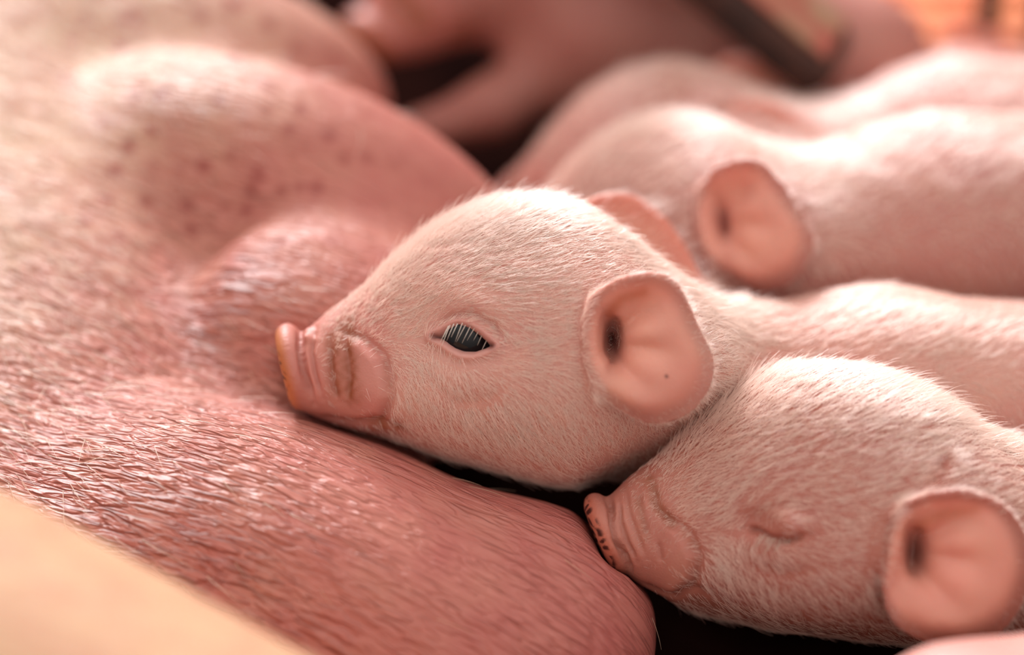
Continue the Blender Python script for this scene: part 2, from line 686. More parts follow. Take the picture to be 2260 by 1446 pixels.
def sow_field(p):
    c0 = at(200, 900, 190) - N_BELLY * 1150 - np.array([150, 0, 0])
    q = p - c0.astype(np.float32)
    al = q @ BELLY_AXIS.astype(np.float32)
    f = np.linalg.norm(q - al[:, None] * BELLY_AXIS.astype(np.float32), axis=1) - 1150
    for c, ang, lean, r in GLANDS:
        f = smin(f, ellipsoid(p, c, belly_axes(ang, lean), r), 170)
    f = yield_to(p, f * 0.9, PRESSING, 30)
    # the hind leg folded in front of the belly
    leg = roundcone(p, at(-200, 1640, -760), at(520, 1990, -900), 520, 470)
    return np.minimum(f, leg)


def build_sow():
    pos, faces = surface_nets(sow_field, (-800, -620, -1560), (1620, 2000, 2000), 18)
    pos, faces = keep_largest(pos, faces)
    pos = relax(pos, faces, 0.5, 2)
    pos, faces = subdivide(pos, faces, 1)
    nrm = vertex_normals(pos, faces)
    ax = belly_axes(DEG(24))
    e1, e2 = ax[0], ax[1]
    s = 1 + pos[:, 2] / DIST
    x, y = 1130 + (pos[:, 0] - 1130) / s, 723 + (pos[:, 1] - 723) / s
    col = np.tile(srgb(210, 132, 116), (len(pos), 1))
    red = smooth01(x, 500, 1350)[:, None]
    col = col * (1 - red * 0.55) + srgb(196, 108, 102) * red * 0.55
    pale = smooth01(x * 0.8 + y * 0.8, 900, 150)[:, None]
    col = col * (1 - pale * 0.9) + srgb(238, 194, 168) * pale * 0.9
    leg = smooth01(pos[:, 2], -330, -420)[:, None]
    col = col * (1 - leg) + srgb(222, 172, 136) * leg
    q = pos - at(600, 1000, 0)
    a, b = q @ e1, q @ e2
    st = 0.35 + 0.65 * smooth01(x, 950, 350)
    st = st * (1 - 0.9 * leg[:, 0]) * (0.45 + 0.55 * smooth01(y, 350, 700))
    flow = np.stack([a / 120.0, b / 25.0, st], 1)
    sow = finish('sow', pos, faces, MAT_SOW, col, flow)
    dim = 0.9 * smooth01(y, 680, 460) * smooth01(x, 60, 220) * smooth01(x, 980, 700)
    sow.data.attributes.new('dimple', 'FLOAT', 'POINT').data.foreach_set('value', dim.astype(np.float32))
    tag(sow, 'huge pink sow lying on her side, wrinkled belly with swollen glands facing the piglets', 'pig')
    if FUR:
        front = np.clip(-nrm @ np.array([0, 0.5, 0.86]), 0, 1)
        inview = ((x > -150) & (x < 1450) & (y > -150) & (y < 1500)).astype(float)
        w = inview * (0.015 + 0.06 * smooth01(x, 700, 450) + smooth01(x + 0.15 * y, 600, 0)) * (1 - leg[:, 0]) * (front > -0.1)
        P, Nn = scatter(pos, faces, nrm, w, 3800)
        d = np.tile(unit([0.85, 0.62, -0.35]), (len(P), 1))
        fur_object('bristles', P, Nn, d, rng.uniform(60, 130, len(P)), 0.28, 0.85, MAT_BRISTLE, sow, points=6, curl=0.55, wild=0.30)
    return sow


# ------------------------------------------------------------------ piglets
def table(pts, sigma=14):
    pts = np.asarray(pts, float)
    xs = np.arange(pts[0, 0] - 120, pts[-1, 0] + 121, 1.0)
    ys = np.interp(xs, pts[:, 0], pts[:, 1])
    k = np.exp(-0.5 * (np.arange(-60, 61) / sigma) ** 2)
    k /= k.sum()
    ys = np.convolve(np.pad(ys, 60, mode='edge'), k, 'valid')
    return xs, ys


class Pose:
    """rigid placement of an animal authored in its own (x, y, z) frame: z = 0 is its plane of symmetry"""

    def __init__(self, pivot, target, yaw=0.0, roll=0.0, pitch=0.0, scale=1.0):
        cy, sy = math.cos(yaw), math.sin(yaw)
        cr, sr = math.cos(roll), math.sin(roll)
        cp, sp = math.cos(pitch), math.sin(pitch)
        Ry = np.array([[cy, 0, -sy], [0, 1, 0], [sy, 0, cy]])
        Rz = np.array([[cr, -sr, 0], [sr, cr, 0], [0, 0, 1]])
        Rx = np.array([[1, 0, 0], [0, cp, -sp], [0, sp, cp]])
        self.R = Ry @ Rx @ Rz
        self.pivot = np.asarray(pivot, float)
        self.target = np.asarray(target, float)
        self.s = scale

    def out(self, p):
        return (np.asarray(p, float) - self.pivot) * self.s @ self.R.T + self.target

    def back(self, p):
        return ((np.asarray(p) - self.target.astype(np.float32)) @ self.R.astype(np.float32)) / np.float32(self.s) + self.pivot.astype(np.float32)

    def vec(self, v):
        return np.asarray(v, float) @ self.R.T


def side_xy(x, y, z, d0):
    """features were measured on the near flank: bring a point of the flank to the plane of symmetry's scale (mirrored on the far flank)"""
    q = (DIST + d0) / (DIST + d0 - np.abs(z))
    return 1130 + (x - 1130) * q, 723 + (y - 723) * q


def to_flank(pts, z, d0):
    pts = np.array(pts, float)
    q = (DIST + d0 + z) / (DIST + d0)
    pts[..., :2] = np.array([1130, 723]) + (pts[..., :2] - np.array([1130, 723])) * q
    return pts


class Head:
    def __init__(self, top, bottom, centre, width, disc, ear, ear_canal, far_ear, ear_out=50, ear_sink=34, d0=0.0):
        self.d0 = d0
        ear, ear_canal = to_flank(ear, -300, d0), to_flank(ear_canal, -280, d0)
        far_ear = tuple(to_flank(a, 210, d0) for a in far_ear) if far_ear else None
        self.t, self.b, self.c, self.w = (table(a) for a in (top, bottom, centre, width))
        self.disc = disc
        self.ear = np.asarray(ear, float)
        self.canal = np.asarray(ear_canal, float)
        self.x0, self.x1 = top[0][0], top[-1][0]
        self.ear_out, self.ear_sink = ear_out, ear_sink
        th = np.linspace(-math.pi, math.pi, 181)
        e = self.ear - self.canal
        pts = np.concatenate([e[i] + (np.roll(e, -1, 0)[i] - e[i]) * np.linspace(0, 1, 30)[:, None] for i in range(len(e))])
        a, r = np.arctan2(pts[:, 1], pts[:, 0]), np.hypot(pts[:, 0], pts[:, 1])
        o = np.argsort(a)
        r = np.interp(th, np.concatenate([a[o] - 2 * math.pi, a[o], a[o] + 2 * math.pi]), np.tile(r[o], 3))
        k = np.exp(-0.5 * (np.arange(-8, 9) / 3.0) ** 2)
        r = np.convolve(np.pad(r[:-1], 8, mode='wrap'), k / k.sum(), 'valid')
        self.ear_th, self.ear_r = th, np.append(r, r[0])
        self.zs = -np.interp(self.canal[0], *self.w)
        self.ear_samples = self._ear_samples()
        self.far = self._far_samples(far_ear) if far_ear else None

    # near ear: a cup-shaped sheet around the ear canal
    def ear_polar(self, x, y):
        dx, dy = x - self.canal[0], y - self.canal[1]
        a = np.arctan2(dy, dx)
        R = np.interp(a, self.ear_th, self.ear_r)
        return np.hypot(dx, dy) / R, a, R

    def ear_z(self, s, a, R):
        """depth of the sheet: a deep slit at the canal, a steep thick front rim, a broad flap behind"""
        front = smooth01(-np.cos(a), -0.35, 0.75)         # 1 towards the snout, 0 towards the back
        up = smooth01(-np.sin(a), 0.1, 0.9) * (1 - front)
        flap = 1 - np.exp(-(s / 0.30) ** 1.6)             # rises soon, then stays nearly level
        cup = s ** 1.5
        prof = flap * (1 - np.maximum(front * 0.8, up)) + cup * np.maximum(front * 0.8, up)
        rise = self.ear_sink + self.ear_out * (0.95 + 0.35 * up - 0.70 * front)
        z = self.zs + self.ear_sink - rise * prof
        x, y = s * R * np.cos(a), s * R * np.sin(a)
        z += 120 * np.exp(-((x + 8 - 0.12 * y) / 25) ** 2 - (y / 60) ** 2)
        z += 8.0 * np.sin(6.0 * a + 0.4) * np.exp(-((s - 0.40) / 0.22) ** 2) * (1 - front)
        z += 14 * np.exp(-((a - 1.15) / 0.35) ** 2) * np.exp(-((s - 0.45) / 0.25) ** 2)
        z += 42 * smooth01(s, 0.72, 1.06) * (1 - front) * (1 - up)       # the free edge curls back
        return z

    def _ear_samples(self):
        S, A = np.meshgrid(np.linspace(0.06, 1.0, 30), np.linspace(-math.pi, math.pi, 96, endpoint=False))
        S, A = S.ravel(), A.ravel()
        R = np.interp(A, self.ear_th, self.ear_r)
        p = np.stack([self.canal[0] + S * R * np.cos(A), self.canal[1] + S * R * np.sin(A), self.ear_z(S, A, R)], 1)
        t = 15 - 5.0 * smooth01(S, 0.5, 1.0)
        return p.astype(np.float32), t.astype(np.float32)

    def _far_samples(self, spec):
        base, edge = (np.asarray(a, float) for a in spec)
        n = 70
        q = np.linspace(0, 1, n)
        ip = lambda c: np.stack([np.interp(q, np.linspace(0, 1, len(c)), c[:, k]) for k in range(3)], 1)
        kk = np.exp(-0.5 * (np.arange(-9, 10) / 4.0) ** 2)
        kk /= kk.sum()
        sm = lambda c: np.stack([np.convolve(np.pad(c[:, k], 9, mode='edge'), kk, 'valid') for k in range(3)], 1)
        b, e = sm(ip(base)), sm(ip(edge))
        r = np.linspace(0, 1, 26)[:, None, None]
        p = b[None] * (1 - r) + e[None] * r
        p[:, :, 2] += (26 * np.sin(math.pi * r[:, :, 0]))
        t = np.broadcast_to(14 - 4 * r[:, :, 0], (26, n))
        return p.reshape(-1, 3).astype(np.float32), t.reshape(-1).astype(np.float32)

    @staticmethod
    def sheet(p, samples):
        pts, t = samples
        lo, hi = pts.min(0) - 60, pts.max(0) + 60
        out = np.maximum(np.maximum(lo - p, p - hi).max(1), 0) + 45
        m = ((p > lo) & (p < hi)).all(1)
        if m.any():
            q = p[m]
            r = np.empty(len(q), np.float32)
            p2 = (pts ** 2).sum(1)
            for i in range(0, len(q), 4000):
                c = q[i:i + 4000]
                d2 = (c ** 2).sum(1)[:, None] + p2 - 2 * c @ pts.T
                j = d2.argmin(1)
                r[i:i + 4000] = np.sqrt(np.maximum(d2[np.arange(len(c)), j], 0)) - t[j]
            out[m] = r
        return out

    def field(self, p):
        x, y, z = p[:, 0], p[:, 1], p[:, 2]
        tp, bt, ce, wd = (np.interp(x, *a).astype(np.float32) for a in (self.t, self.b, self.c, self.w))
        h = np.where(y < ce, ce - tp, bt - ce)
        a, b = (y - ce) / h, z / wd
        k0 = np.sqrt(a * a + b * b) + 1e-6
        k1 = np.sqrt((a / h) ** 2 + (b / wd) ** 2) + 1e-9
        f = k0 * (k0 - 1) / k1
        f = smax(f, self.x0 - x, 16)
        f = smax(f, x - self.x1, 150)
        # snout disc
        (ax, ay), (bx, by), th, wdisc = self.disc
        c = np.array([(ax + bx) / 2, (ay + by) / 2, 0])
        e = unit([bx - ax, by - ay, 0])
        nn = np.array([-e[1], e[0], 0])
        q = (p - c.astype(np.float32)) @ np.array([nn, e, [0, 0, 1]]).T.astype(np.float32)
        half = math.hypot(bx - ax, by - ay) / 2
        rr = np.sqrt((q[:, 1] / half) ** 2 + (q[:, 2] / wdisc) ** 2)
        rad = (rr - 1) * half + th
        dome = 6 * np.clip(1 - rr, 0, 1)
        d = np.maximum(rad, 0) ** 2 + np.maximum(np.abs(q[:, 0]) - dome, 0) ** 2
        fd = np.sqrt(d) - th + np.minimum(np.maximum(rad, np.abs(q[:, 0]) - dome), 0)
        nos = np.minimum(np.hypot(q[:, 1] + 4, q[:, 2] - 36), np.hypot(q[:, 1] + 4, q[:, 2] + 36)) - 17
        fd = smax(fd, -np.maximum(nos, -(q[:, 0] - 4)), 8)
        f = smin(f, fd, 7)
        # carve the hollow of the near ear, then add its sheet
        s, ang, R = self.ear_polar(x, y)
        near = (np.abs(z - self.zs) < 160)
        carve = np.where(near, np.maximum((s - 0.86) * R, z - self.ear_z(np.minimum(s, 1), ang, R)), 1e3)
        f = smax(f, -carve, 10)
        front = smooth01(-np.cos(ang), -0.35, 0.75)
        up = smooth01(-np.sin(ang), 0.1, 0.9)
        f = smin(f, self.sheet(p, self.ear_samples), 13 + 34 * np.maximum(front, 0.75 * up))
        can = np.array([self.canal[0] - 8, self.canal[1], self.zs + 18])
        f = smax(f, -ellipsoid(p, can, np.array([[0.99, 0.12, 0], [-0.12, 0.99, 0], [0, 0, 1]]), (19, 52, 62)), 8)
        if self.far is not None:
            f = smin(f, self.sheet(p, self.far), 14)
        return f


def capsules_field(p, segs, k):
    f = None
    for a, b, ra, rb in segs:
        g = roundcone(p, a, b, ra, rb)
        f = g if f is None else smin(f, g, k)
    return f


def build_piglet(spec):
    head, pose = spec['head'], spec['pose']
    segs = spec['body']

    def own(p):
        f = head.field(pose.back(p)) * np.float32(pose.s)
        return smin(f, capsules_field(p, segs, 90), spec.get('neck_blend', 70))

    def field(p):
        return yield_to(p, own(p), spec.get('avoid', []), 14)
    spec['solid'] = (own, spec['lo'], spec['hi'])
    pos, faces = surface_nets(field, spec['lo'], spec['hi'], spec['cell'], spec.get('stretch'))
    pos, faces = keep_largest(pos, faces)
    pos = relax(pos, faces, 0.45, 2)
    pos, faces = subdivide(pos, faces, spec.get('levels', 1))
    loc = pose.back(pos).astype(float)
    nrm = vertex_normals(pos, faces)
    x, y, z = loc.T
    hx, hy = x, y                                # plain coordinates, for the ear
    x, y = side_xy(x, y, z, head.d0)
    if 'sculpt' in spec:
        pos = pos + nrm * (spec['sculpt'](x, y, z) * pose.s)[:, None]
        nrm = vertex_normals(pos, faces)
    s, ang, R = head.ear_polar(hx, hy)
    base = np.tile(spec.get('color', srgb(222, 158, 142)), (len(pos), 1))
    # bare skin inside the ear is rosier
    lining = smooth01(s, 1.0, 0.8) * smooth01(z, head.zs + 90, head.zs + 40)
    base = base * (1 - 0.8 * lining[:, None]) + srgb(255, 176, 154) * 0.8 * lining[:, None]
    if 'paint' in spec:
        base = spec['paint'](x, y, z, base)
    lf32 = loc.astype(np.float32)
    thin = smooth01(head.sheet(lf32, head.ear_samples), 8, 3) * smooth01(s, 0.35, 0.7) * smooth01(loc[:, 2], head.zs + 12, head.zs - 12)
    if head.far is not None:
        far = smooth01(head.sheet(lf32, head.far), 8, 3) * (loc[:, 2] > 0)
        thin = np.maximum(thin, far)
        base = base * (1 - 0.7 * far[:, None]) + srgb(250, 158, 134) * 0.7 * far[:, None]
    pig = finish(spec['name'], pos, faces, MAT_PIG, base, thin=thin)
    tag(pig, spec['label'], 'piglet', spec.get('group'))
    if FUR and spec.get('fur'):
        bare = np.maximum(lining, spec['bare'](x, y, z) if 'bare' in spec else 0)
        bare = np.maximum(bare, 0.9 * far) if head.far is not None else bare
        toward = np.clip(-nrm[:, 2] + 0.25, 0.08, 1)
        sc = 1 + pos[:, 2] / DIST
        px, py = 1130 + (pos[:, 0] - 1130) / sc, 723 + (pos[:, 1] - 723) / sc
        inview = np.where((px > -80) & (px < 2340) & (py > -80) & (py < 1520), 1.0, 0.05)
        w = np.clip(1 - bare, 0, 1) * (0.35 + 0.65 * (toward > 0.15)) * inview
        w = w * (1 - 0.75 * smooth01(hy, np.interp(hx, *head.b) - 110, np.interp(hx, *head.b) - 30))  # nearly bare under the jaw
        w = w * (1 - 0.6 * smooth01(hx, head.x1 - 120, head.x1 + 120))      # sparser on the trunk
        P, Nn = scatter(pos, faces, nrm, w, spec['fur'])
        L = pose.back(P).astype(float)
        lx, ly = side_xy(L[:, 0], L[:, 1], L[:, 2], head.d0)
        d, ln, lf = spec['comb'](lx, ly, L[:, 2])
        es, ea, _ = head.ear_polar(L[:, 0], L[:, 1])
        onear = smooth01(es, 1.12, 1.0) * smooth01(L[:, 2], head.zs + 30, head.zs - 5)
        ln, lf = ln * (1 - 0.55 * onear), lf * (1 - 0.5 * onear)
        d = pose.vec(d)
        fur_object('fur', P, Nn, d, ln * pose.s, lf, spec.get('hair', 0.58), MAT_FUR, pig, points=5, wild=spec.get('wild', 0.16), clump=spec.get('clump', 0))
    return pig, pos, faces, nrm


# --- the piglet in the middle: authored in profile, snout to the left
MAIN_HEAD = Head(
    top=[(640, 738), (668, 738), (690, 716), (720, 690), (750, 671), (800, 635), (850, 590), (900, 547), (950, 508), (1000, 482), (1050, 464), (1100, 453),
         (1150, 448), (1200, 448), (1250, 457), (1300, 475), (1350, 503), (1400, 541), (1450, 583), (1500, 625), (1560, 670), (1640, 700)],
    bottom=[(640, 895), (700, 922), (750, 942), (800, 955), (850, 968), (900, 985), (950, 1003), (1000, 1018), (1050, 1030), (1100, 1043), (1200, 1070),
            (1260, 1078), (1320, 1050), (1400, 1000), (1500, 960), (1640, 940)],
    centre=[(640, 810), (700, 830), (800, 850), (900, 840), (1000, 820), (1100, 800), (1200, 790), (1300, 785), (1640, 820)],
    width=[(640, 88), (668, 88), (700, 102), (760, 116), (820, 138), (880, 160), (950, 186), (1050, 216), (1150, 240), (1250, 254), (1350, 252), (1450, 215), (1640, 180)],
    disc=((628, 714), (674, 904), 24, 108),
    ear=[(1322, 648), (1378, 617), (1440, 606), (1485, 622), (1518, 682), (1542, 742), (1573, 790), (1567, 850), (1532, 900), (1482, 926), (1430, 931),
         (1370, 897), (1322, 848), (1296, 800), (1290, 740), (1300, 685)],
    ear_canal=(1362, 752),
    far_ear=([(1270, 500, 110), (1340, 540, 150), (1420, 590, 180), (1490, 650, 170), (1520, 700, 150)],
             [(1280, 456, 150), (1342, 431, 190), (1403, 437, 230), (1460, 477, 255), (1512, 546, 260), (1552, 640, 240)]),
    d0=215,
)
MAIN_POSE = Pose((1030, 750, 0), at(1030, 750, 215), scale=1 + 215 / DIST)

EYE_POLY = [(953, 743), (970, 733), (988, 722), (1010, 715), (1035, 722), (1060, 738), (1090, 763), (1070, 772), (1045, 780), (1020, 778), (1000, 769), (980, 755)]


def main_sculpt(x, y, z):
    side = smooth01(np.abs(z), 10, 45)
    h = np.zeros_like(x)
    # snout folds
    h += groove(x, y, [(664, 722), (664, 770), (672, 820), (692, 892)], 7, 15)
    h += groove(x, y, [(697, 722), (686, 775), (693, 820), (712, 880)], 6, 10)
    h += groove(x, y, [(727, 745), (731, 800), (736, 850), (748, 885)], 7, 9)
    h += groove(x, y, [(760, 738), (771, 790), (776, 840), (768, 885)], 8, 9)
    h += blob(x, y, 749, 820, 11, 60, 5) + blob(x, y, 710, 820, 10, 55, 4)
    h += blob(x, y, 676, 728, 11, 10, 9) + blob(x, y, 682, 748, 15, 8, 11)
    pad = polygon_distance(x, y, [(600, 700), (740, 735), (800, 752), (840, 788), (857, 830), (859, 875), (843, 916), (810, 925), (700, 930), (600, 930)])
    h += (15 * smooth01(pad, 9, -22) - 7 * np.exp(-((pad - 8) / 8) ** 2)) * smooth01(x, 730, 800)
    h += groove(x, y, [(690, 918), (760, 930), (830, 928), (880, 945), (905, 965)], 7, 8)
    # brow, eye socket and cheek
    h += blob(x, y, 1000, 735, 120, 75, -13) + blob(x, y, 1045, 668, 95, 34, 8, 0.25)
    h += blob(x, y, 1035, 828, 72, 48, 10) + blob(x, y, 1180, 880, 130, 90, 8)
    h += groove(x, y, [(935, 790), (955, 845), (1010, 884), (1075, 882), (1108, 850)], 12, 4)
    h += groove(x, y, [(955, 722), (990, 697), (1040, 690), (1085, 715), (1115, 760)], 9, 9)
    e = polygon_distance(x, y, EYE_POLY)
    h += 11 * np.exp(-((e - 9) / 9) ** 2)
    h -= 34 * smooth01(e, 0, -10)
    # skin folds in front of the ear
    h += groove(x, y, [(1285, 640), (1268, 720), (1275, 800), (1300, 870)], 12, 9)
    h += blob(x, y, 1322, 862, 22, 40, 10) + blob(x, y, 1335, 800, 12, 20, 6)
    return h * side


def snout_paint(x, y, z, base, ref=(0, 0)):
    """the disc's ochre rim, brown milk-and-mud stains in the snout folds, rosy lip"""
    x = x - ref[0]
    y = y - ref[1]
    c = base

    def mix(c, m, rgb):
        m = np.clip(m, 0, 1)[:, None]
        return c * (1 - m) + rgb * m
    nz = 0.5 + 0.5 * np.sin(x * 0.21 + 1.7 * np.sin(y * 0.11)) * np.sin(y * 0.17 + 2.0 * np.sin(z * 0.13 + x * 0.05))
    on = smooth01(np.abs(y - 815), 190, 130) * smooth01(np.abs(z), 170, 130)
    c = mix(c, on * smooth01(x, 905, 840) * 0.75, srgb(212, 132, 118))
    edge = (x - 640) - (y - 810) * 0.235
    c = mix(c, on * smooth01(edge, 10, -16) * 0.85, srgb(206, 120, 56))
    c = mix(c, on * smooth01(edge, -8, -22) * smooth01(nz, 0.62, 0.9) * smooth01(y, 760, 800), srgb(70, 30, 14))
    for pts, w, a in (([(735, 745), (738, 800), (745, 860)], 20, 0.75), ([(765, 715), (775, 790), (782, 870)], 22, 0.85), ([(850, 800), (858, 850)], 8, 0.3),
                      ([(830, 935), (880, 945)], 16, 0.75)):
        d, _ = stroke(x, y, pts)
        c = mix(c, np.exp(-(d / w) ** 2) * a * (0.6 + 0.6 * nz), srgb(158, 82, 44))
    return c


def main_paint(x, y, z, base):
    c = snout_paint(x, y, z, base)
    e = polygon_distance(x, y, EYE_POLY)
    m = np.exp(-np.clip(e, 0, None) / 26.0)[:, None] * 0.5
    c = c * (1 - m) + srgb(206, 146, 140) * m
    d = np.minimum(np.hypot(x - 957, y - 742), np.hypot(x - 1085, y - 764))
    m = (np.exp(-(d / 9) ** 2) * (z < 0))[:, None] * 0.8
    c = c * (1 - m) + srgb(110, 40, 30) * m
    # a speck and the ochre wax inside the ear
    m = (np.exp(-(np.hypot(x - 1470, y - 831) / 4.0) ** 4) * (z < 0))[:, None]
    c = c * (1 - m) + srgb(90, 20, 18) * m
    s, _ = stroke(x, y, [(1345, 690), (1370, 660), (1420, 645)])
    m = (np.exp(-(s / 13) ** 2) * (z < 0))[:, None] * 0.55
    c = c * (1 - m) + srgb(214, 110, 62) * m
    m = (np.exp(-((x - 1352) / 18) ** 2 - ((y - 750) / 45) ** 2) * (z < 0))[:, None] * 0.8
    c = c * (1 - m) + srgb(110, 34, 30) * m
    return c


def main_bare(x, y, z):
    b = smooth01(x + (y - 810) * -0.12, 745, 690)
    pad = polygon_distance(x, y, [(778, 770), (812, 768), (840, 790), (856, 830), (858, 875), (842, 916), (812, 922), (735, 905), (738, 780)])
    b = np.maximum(b, 0.97 * smooth01(pad, 10, -8))
    e = polygon_distance(x, y, EYE_POLY)
    return np.maximum(b, smooth01(e, 14, 4))


def head_comb(x, y, z, eye=(1030, 752), ear=(1362, 752)):
    """hair runs back over the head, parts around the eye and hangs down on the cheek"""
    dx, dy = x - eye[0], y - eye[1]
    r = np.hypot(dx, dy)
    d = np.stack([np.full_like(x, 1.0), 0.05 - 0.0006 * dx + 0.0016 * np.clip(dy, -300, 300) + 0.0 * x, 0 * x], 1)
    low = smooth01(dy, 20, 170)[:, None]
    d = d * (1 - low) + np.stack([np.full_like(x, 0.45), np.full_like(x, 0.9), 0 * x], 1) * low
    snout = smooth01(dx, -130, -260)[:, None]
    d = d * (1 - snout) + np.stack([np.full_like(x, 0.75), np.where(dy < 60, -0.45, 0.8), 0 * x], 1) * snout
    # around the eye: outwards and swirling
    w = (np.exp(-(r / 125) ** 2) * 1.6)[:, None]
    rad = np.stack([dx, dy, 0 * x], 1) / np.maximum(r, 1)[:, None]
    tang = np.stack([-rad[:, 1], rad[:, 0], 0 * x], 1)
    swirl = np.where(dy[:, None] < 0, tang * 1.0 + rad * 0.35, rad * 0.9 - tang * 0.25)
    d = d + w * swirl
    ln = 42 + 8 * np.sin(x * 0.013)
    ln = np.where(r < 120, 32, ln)
    ln = ln * (1 - 0.62 * smooth01(dx, -170, -260))
    crown = smooth01(dy, -180, -290)
    crown = np.maximum(crown, 0.9 * smooth01(np.abs(z), 150, 60) * smooth01(dy, 60, -40) * smooth01(dx, -330, -230))
    ln = ln * (1 + 0.45 * crown)
    lift = 0.14 + 0.42 * crown
    return d, ln, lift


MAIN = dict(
    name='piglet', label='sharp piglet in the middle with one dark open eye and nose pressed on the sow',
    head=MAIN_HEAD, pose=MAIN_POSE, sculpt=main_sculpt, paint=main_paint, bare=main_bare, comb=head_comb,
    clump=8, fur=54000, cell=7.5, levels=1, neck_blend=110, stretch=(1640, 2.2),
    lo=(560, 380, -190), hi=(2760, 1500, 980),
    body=[((1420, 850, 330), (1640, 895, 400), 170, 213), ((1640, 895, 390), (1980, 905, 480), 215, 262), ((1980, 905, 480), (2420, 920, 500), 262, 255),
          ((1330, 930, 330), (1600, 1000, 430), 118, 150), ((1720, 1000, 380), (1560, 1230, 470), 90, 55)],
)




def unit_rows(v):
    return v / np.maximum(np.linalg.norm(v, axis=1, keepdims=True), 1e-9)


def project(p):
    sc = 1 + p[:, 2] / DIST
    return 1130 + (p[:, 0] - 1130) / sc, 723 + (p[:, 1] - 723) / sc


def floor_at(x, y):
    """the frame point where the line of sight through (x, y) meets the floor"""
    a, b = at(x, y, 0), at(x, y, 1000)
    za, zb = frame_to_world([a])[0][2], frame_to_world([b])[0][2]
    return a + (b - a) * za / (za - zb)


# --- the sleeping piglet in the lower right corner
SLEEPER_HEAD = Head(
    top=[(1322, 1108), (1350, 1094), (1380, 1058), (1430, 1022), (1480, 983), (1540, 925), (1600, 873), (1660, 838), (1720, 818), (1780, 809), (1840, 808),
         (1900, 815), (1960, 832), (2020, 857), (2080, 892), (2140, 935), (2200, 978), (2300, 1030)],
    bottom=[(1322, 1190), (1350, 1235), (1380, 1268), (1420, 1297), (1480, 1318), (1540, 1322), (1600, 1345), (1700, 1378), (1800, 1392), (1900, 1398), (2300, 1420)],
    centre=[(1322, 1150), (1400, 1185), (1500, 1195), (1600, 1190), (1700, 1190), (1800, 1185), (2000, 1180), (2300, 1200)],
    width=[(1322, 84), (1352, 86), (1400, 106), (1460, 116), (1520, 138), (1600, 172), (1700, 214), (1800, 240), (1900, 256), (2000, 262), (2100, 260), (2300, 235)],
    disc=((1303, 1090), (1378, 1264), 25, 106),
    ear=[(1985, 1130), (2050, 1092), (2130, 1085), (2210, 1115), (2262, 1180), (2276, 1260), (2252, 1340), (2215, 1395), (2140, 1425), (2050, 1415), (1985, 1380),
         (1952, 1320), (1955, 1250), (1965, 1180)],
    ear_canal=(2034, 1218),
    far_ear=([(2010, 900, 110), (2080, 930, 150), (2150, 975, 180), (2230, 1040, 170)],
             [(2030, 905, 170), (2090, 925, 230), (2150, 960, 260), (2230, 1040, 250)]),
    d0=100,
)
SLEEPER_POSE = Pose((1710, 1180, 0), at(1710, 1180, 100), scale=1 + 100 / DIST)


def closed_eye(x, y, cx, cy):
    x, y = x - cx + 1712, y - cy + 1178
    h = blob(x, y, 1745, 1157, 48, 30, 22, 0.15) + blob(x, y, 1668, 1152, 50, 28, -15)
    h += blob(x, y, 1705, 1215, 80, 34, 8, 0.1)
    h += groove(x, y, [(1640, 1165), (1670, 1172), (1700, 1187), (1740, 1193), (1785, 1180)], 8, 20)
    h += groove(x, y, [(1650, 1140), (1700, 1118), (1760, 1115), (1805, 1140)], 10, 4)
    h += groove(x, y, [(1630, 1195), (1665, 1250), (1720, 1268), (1790, 1255)], 14, 4)
    return h


def sleeper_sculpt(x, y, z):
    side = smooth01(np.abs(z), 10, 45)
    h = closed_eye(x, y, 1712, 1178)
    h += groove(x, y, [(1338, 1088), (1349, 1120), (1354, 1160), (1362, 1190), (1390, 1255)], 7, 17)
    h += groove(x, y, [(1366, 1100), (1368, 1150), (1382, 1196), (1404, 1240)], 6, 10)
    h += groove(x, y, [(1345, 1178), (1380, 1230), (1392, 1262)], 6, 7)
    h += groove(x, y, [(1378, 1075), (1386, 1130), (1405, 1180), (1425, 1235)], 7, 6)
    h += groove(x, y, [(1408, 1085), (1418, 1135), (1432, 1190)], 8, 5)
    h += groove(x, y, [(1434, 1050), (1450, 1115), (1480, 1155), (1500, 1165)], 10, 9)
    h += groove(x, y, [(1452, 1195), (1462, 1240)], 7, 5)
    h += blob(x, y, 1425, 1110, 14, 50, 5, 0.25)
    pad = polygon_distance(x, y, [(1290, 1080), (1420, 1120), (1495, 1160), (1522, 1188), (1537, 1230), (1528, 1280), (1490, 1312), (1380, 1290)])
    h += (14 * smooth01(pad, 10, -22) - 6 * np.exp(-((pad - 8) / 8) ** 2)) * smooth01(x, 1430, 1490)
    h += groove(x, y, [(1400, 1285), (1470, 1312), (1540, 1300), (1580, 1320)], 8, 7)
    h += groove(x, y, [(2050, 1065), (2075, 1030), (2080, 1000)], 14, 10)
    h += groove(x, y, [(1965, 1130), (1945, 1200), (1945, 1290), (1960, 1350)], 14, 9)
    return h * side


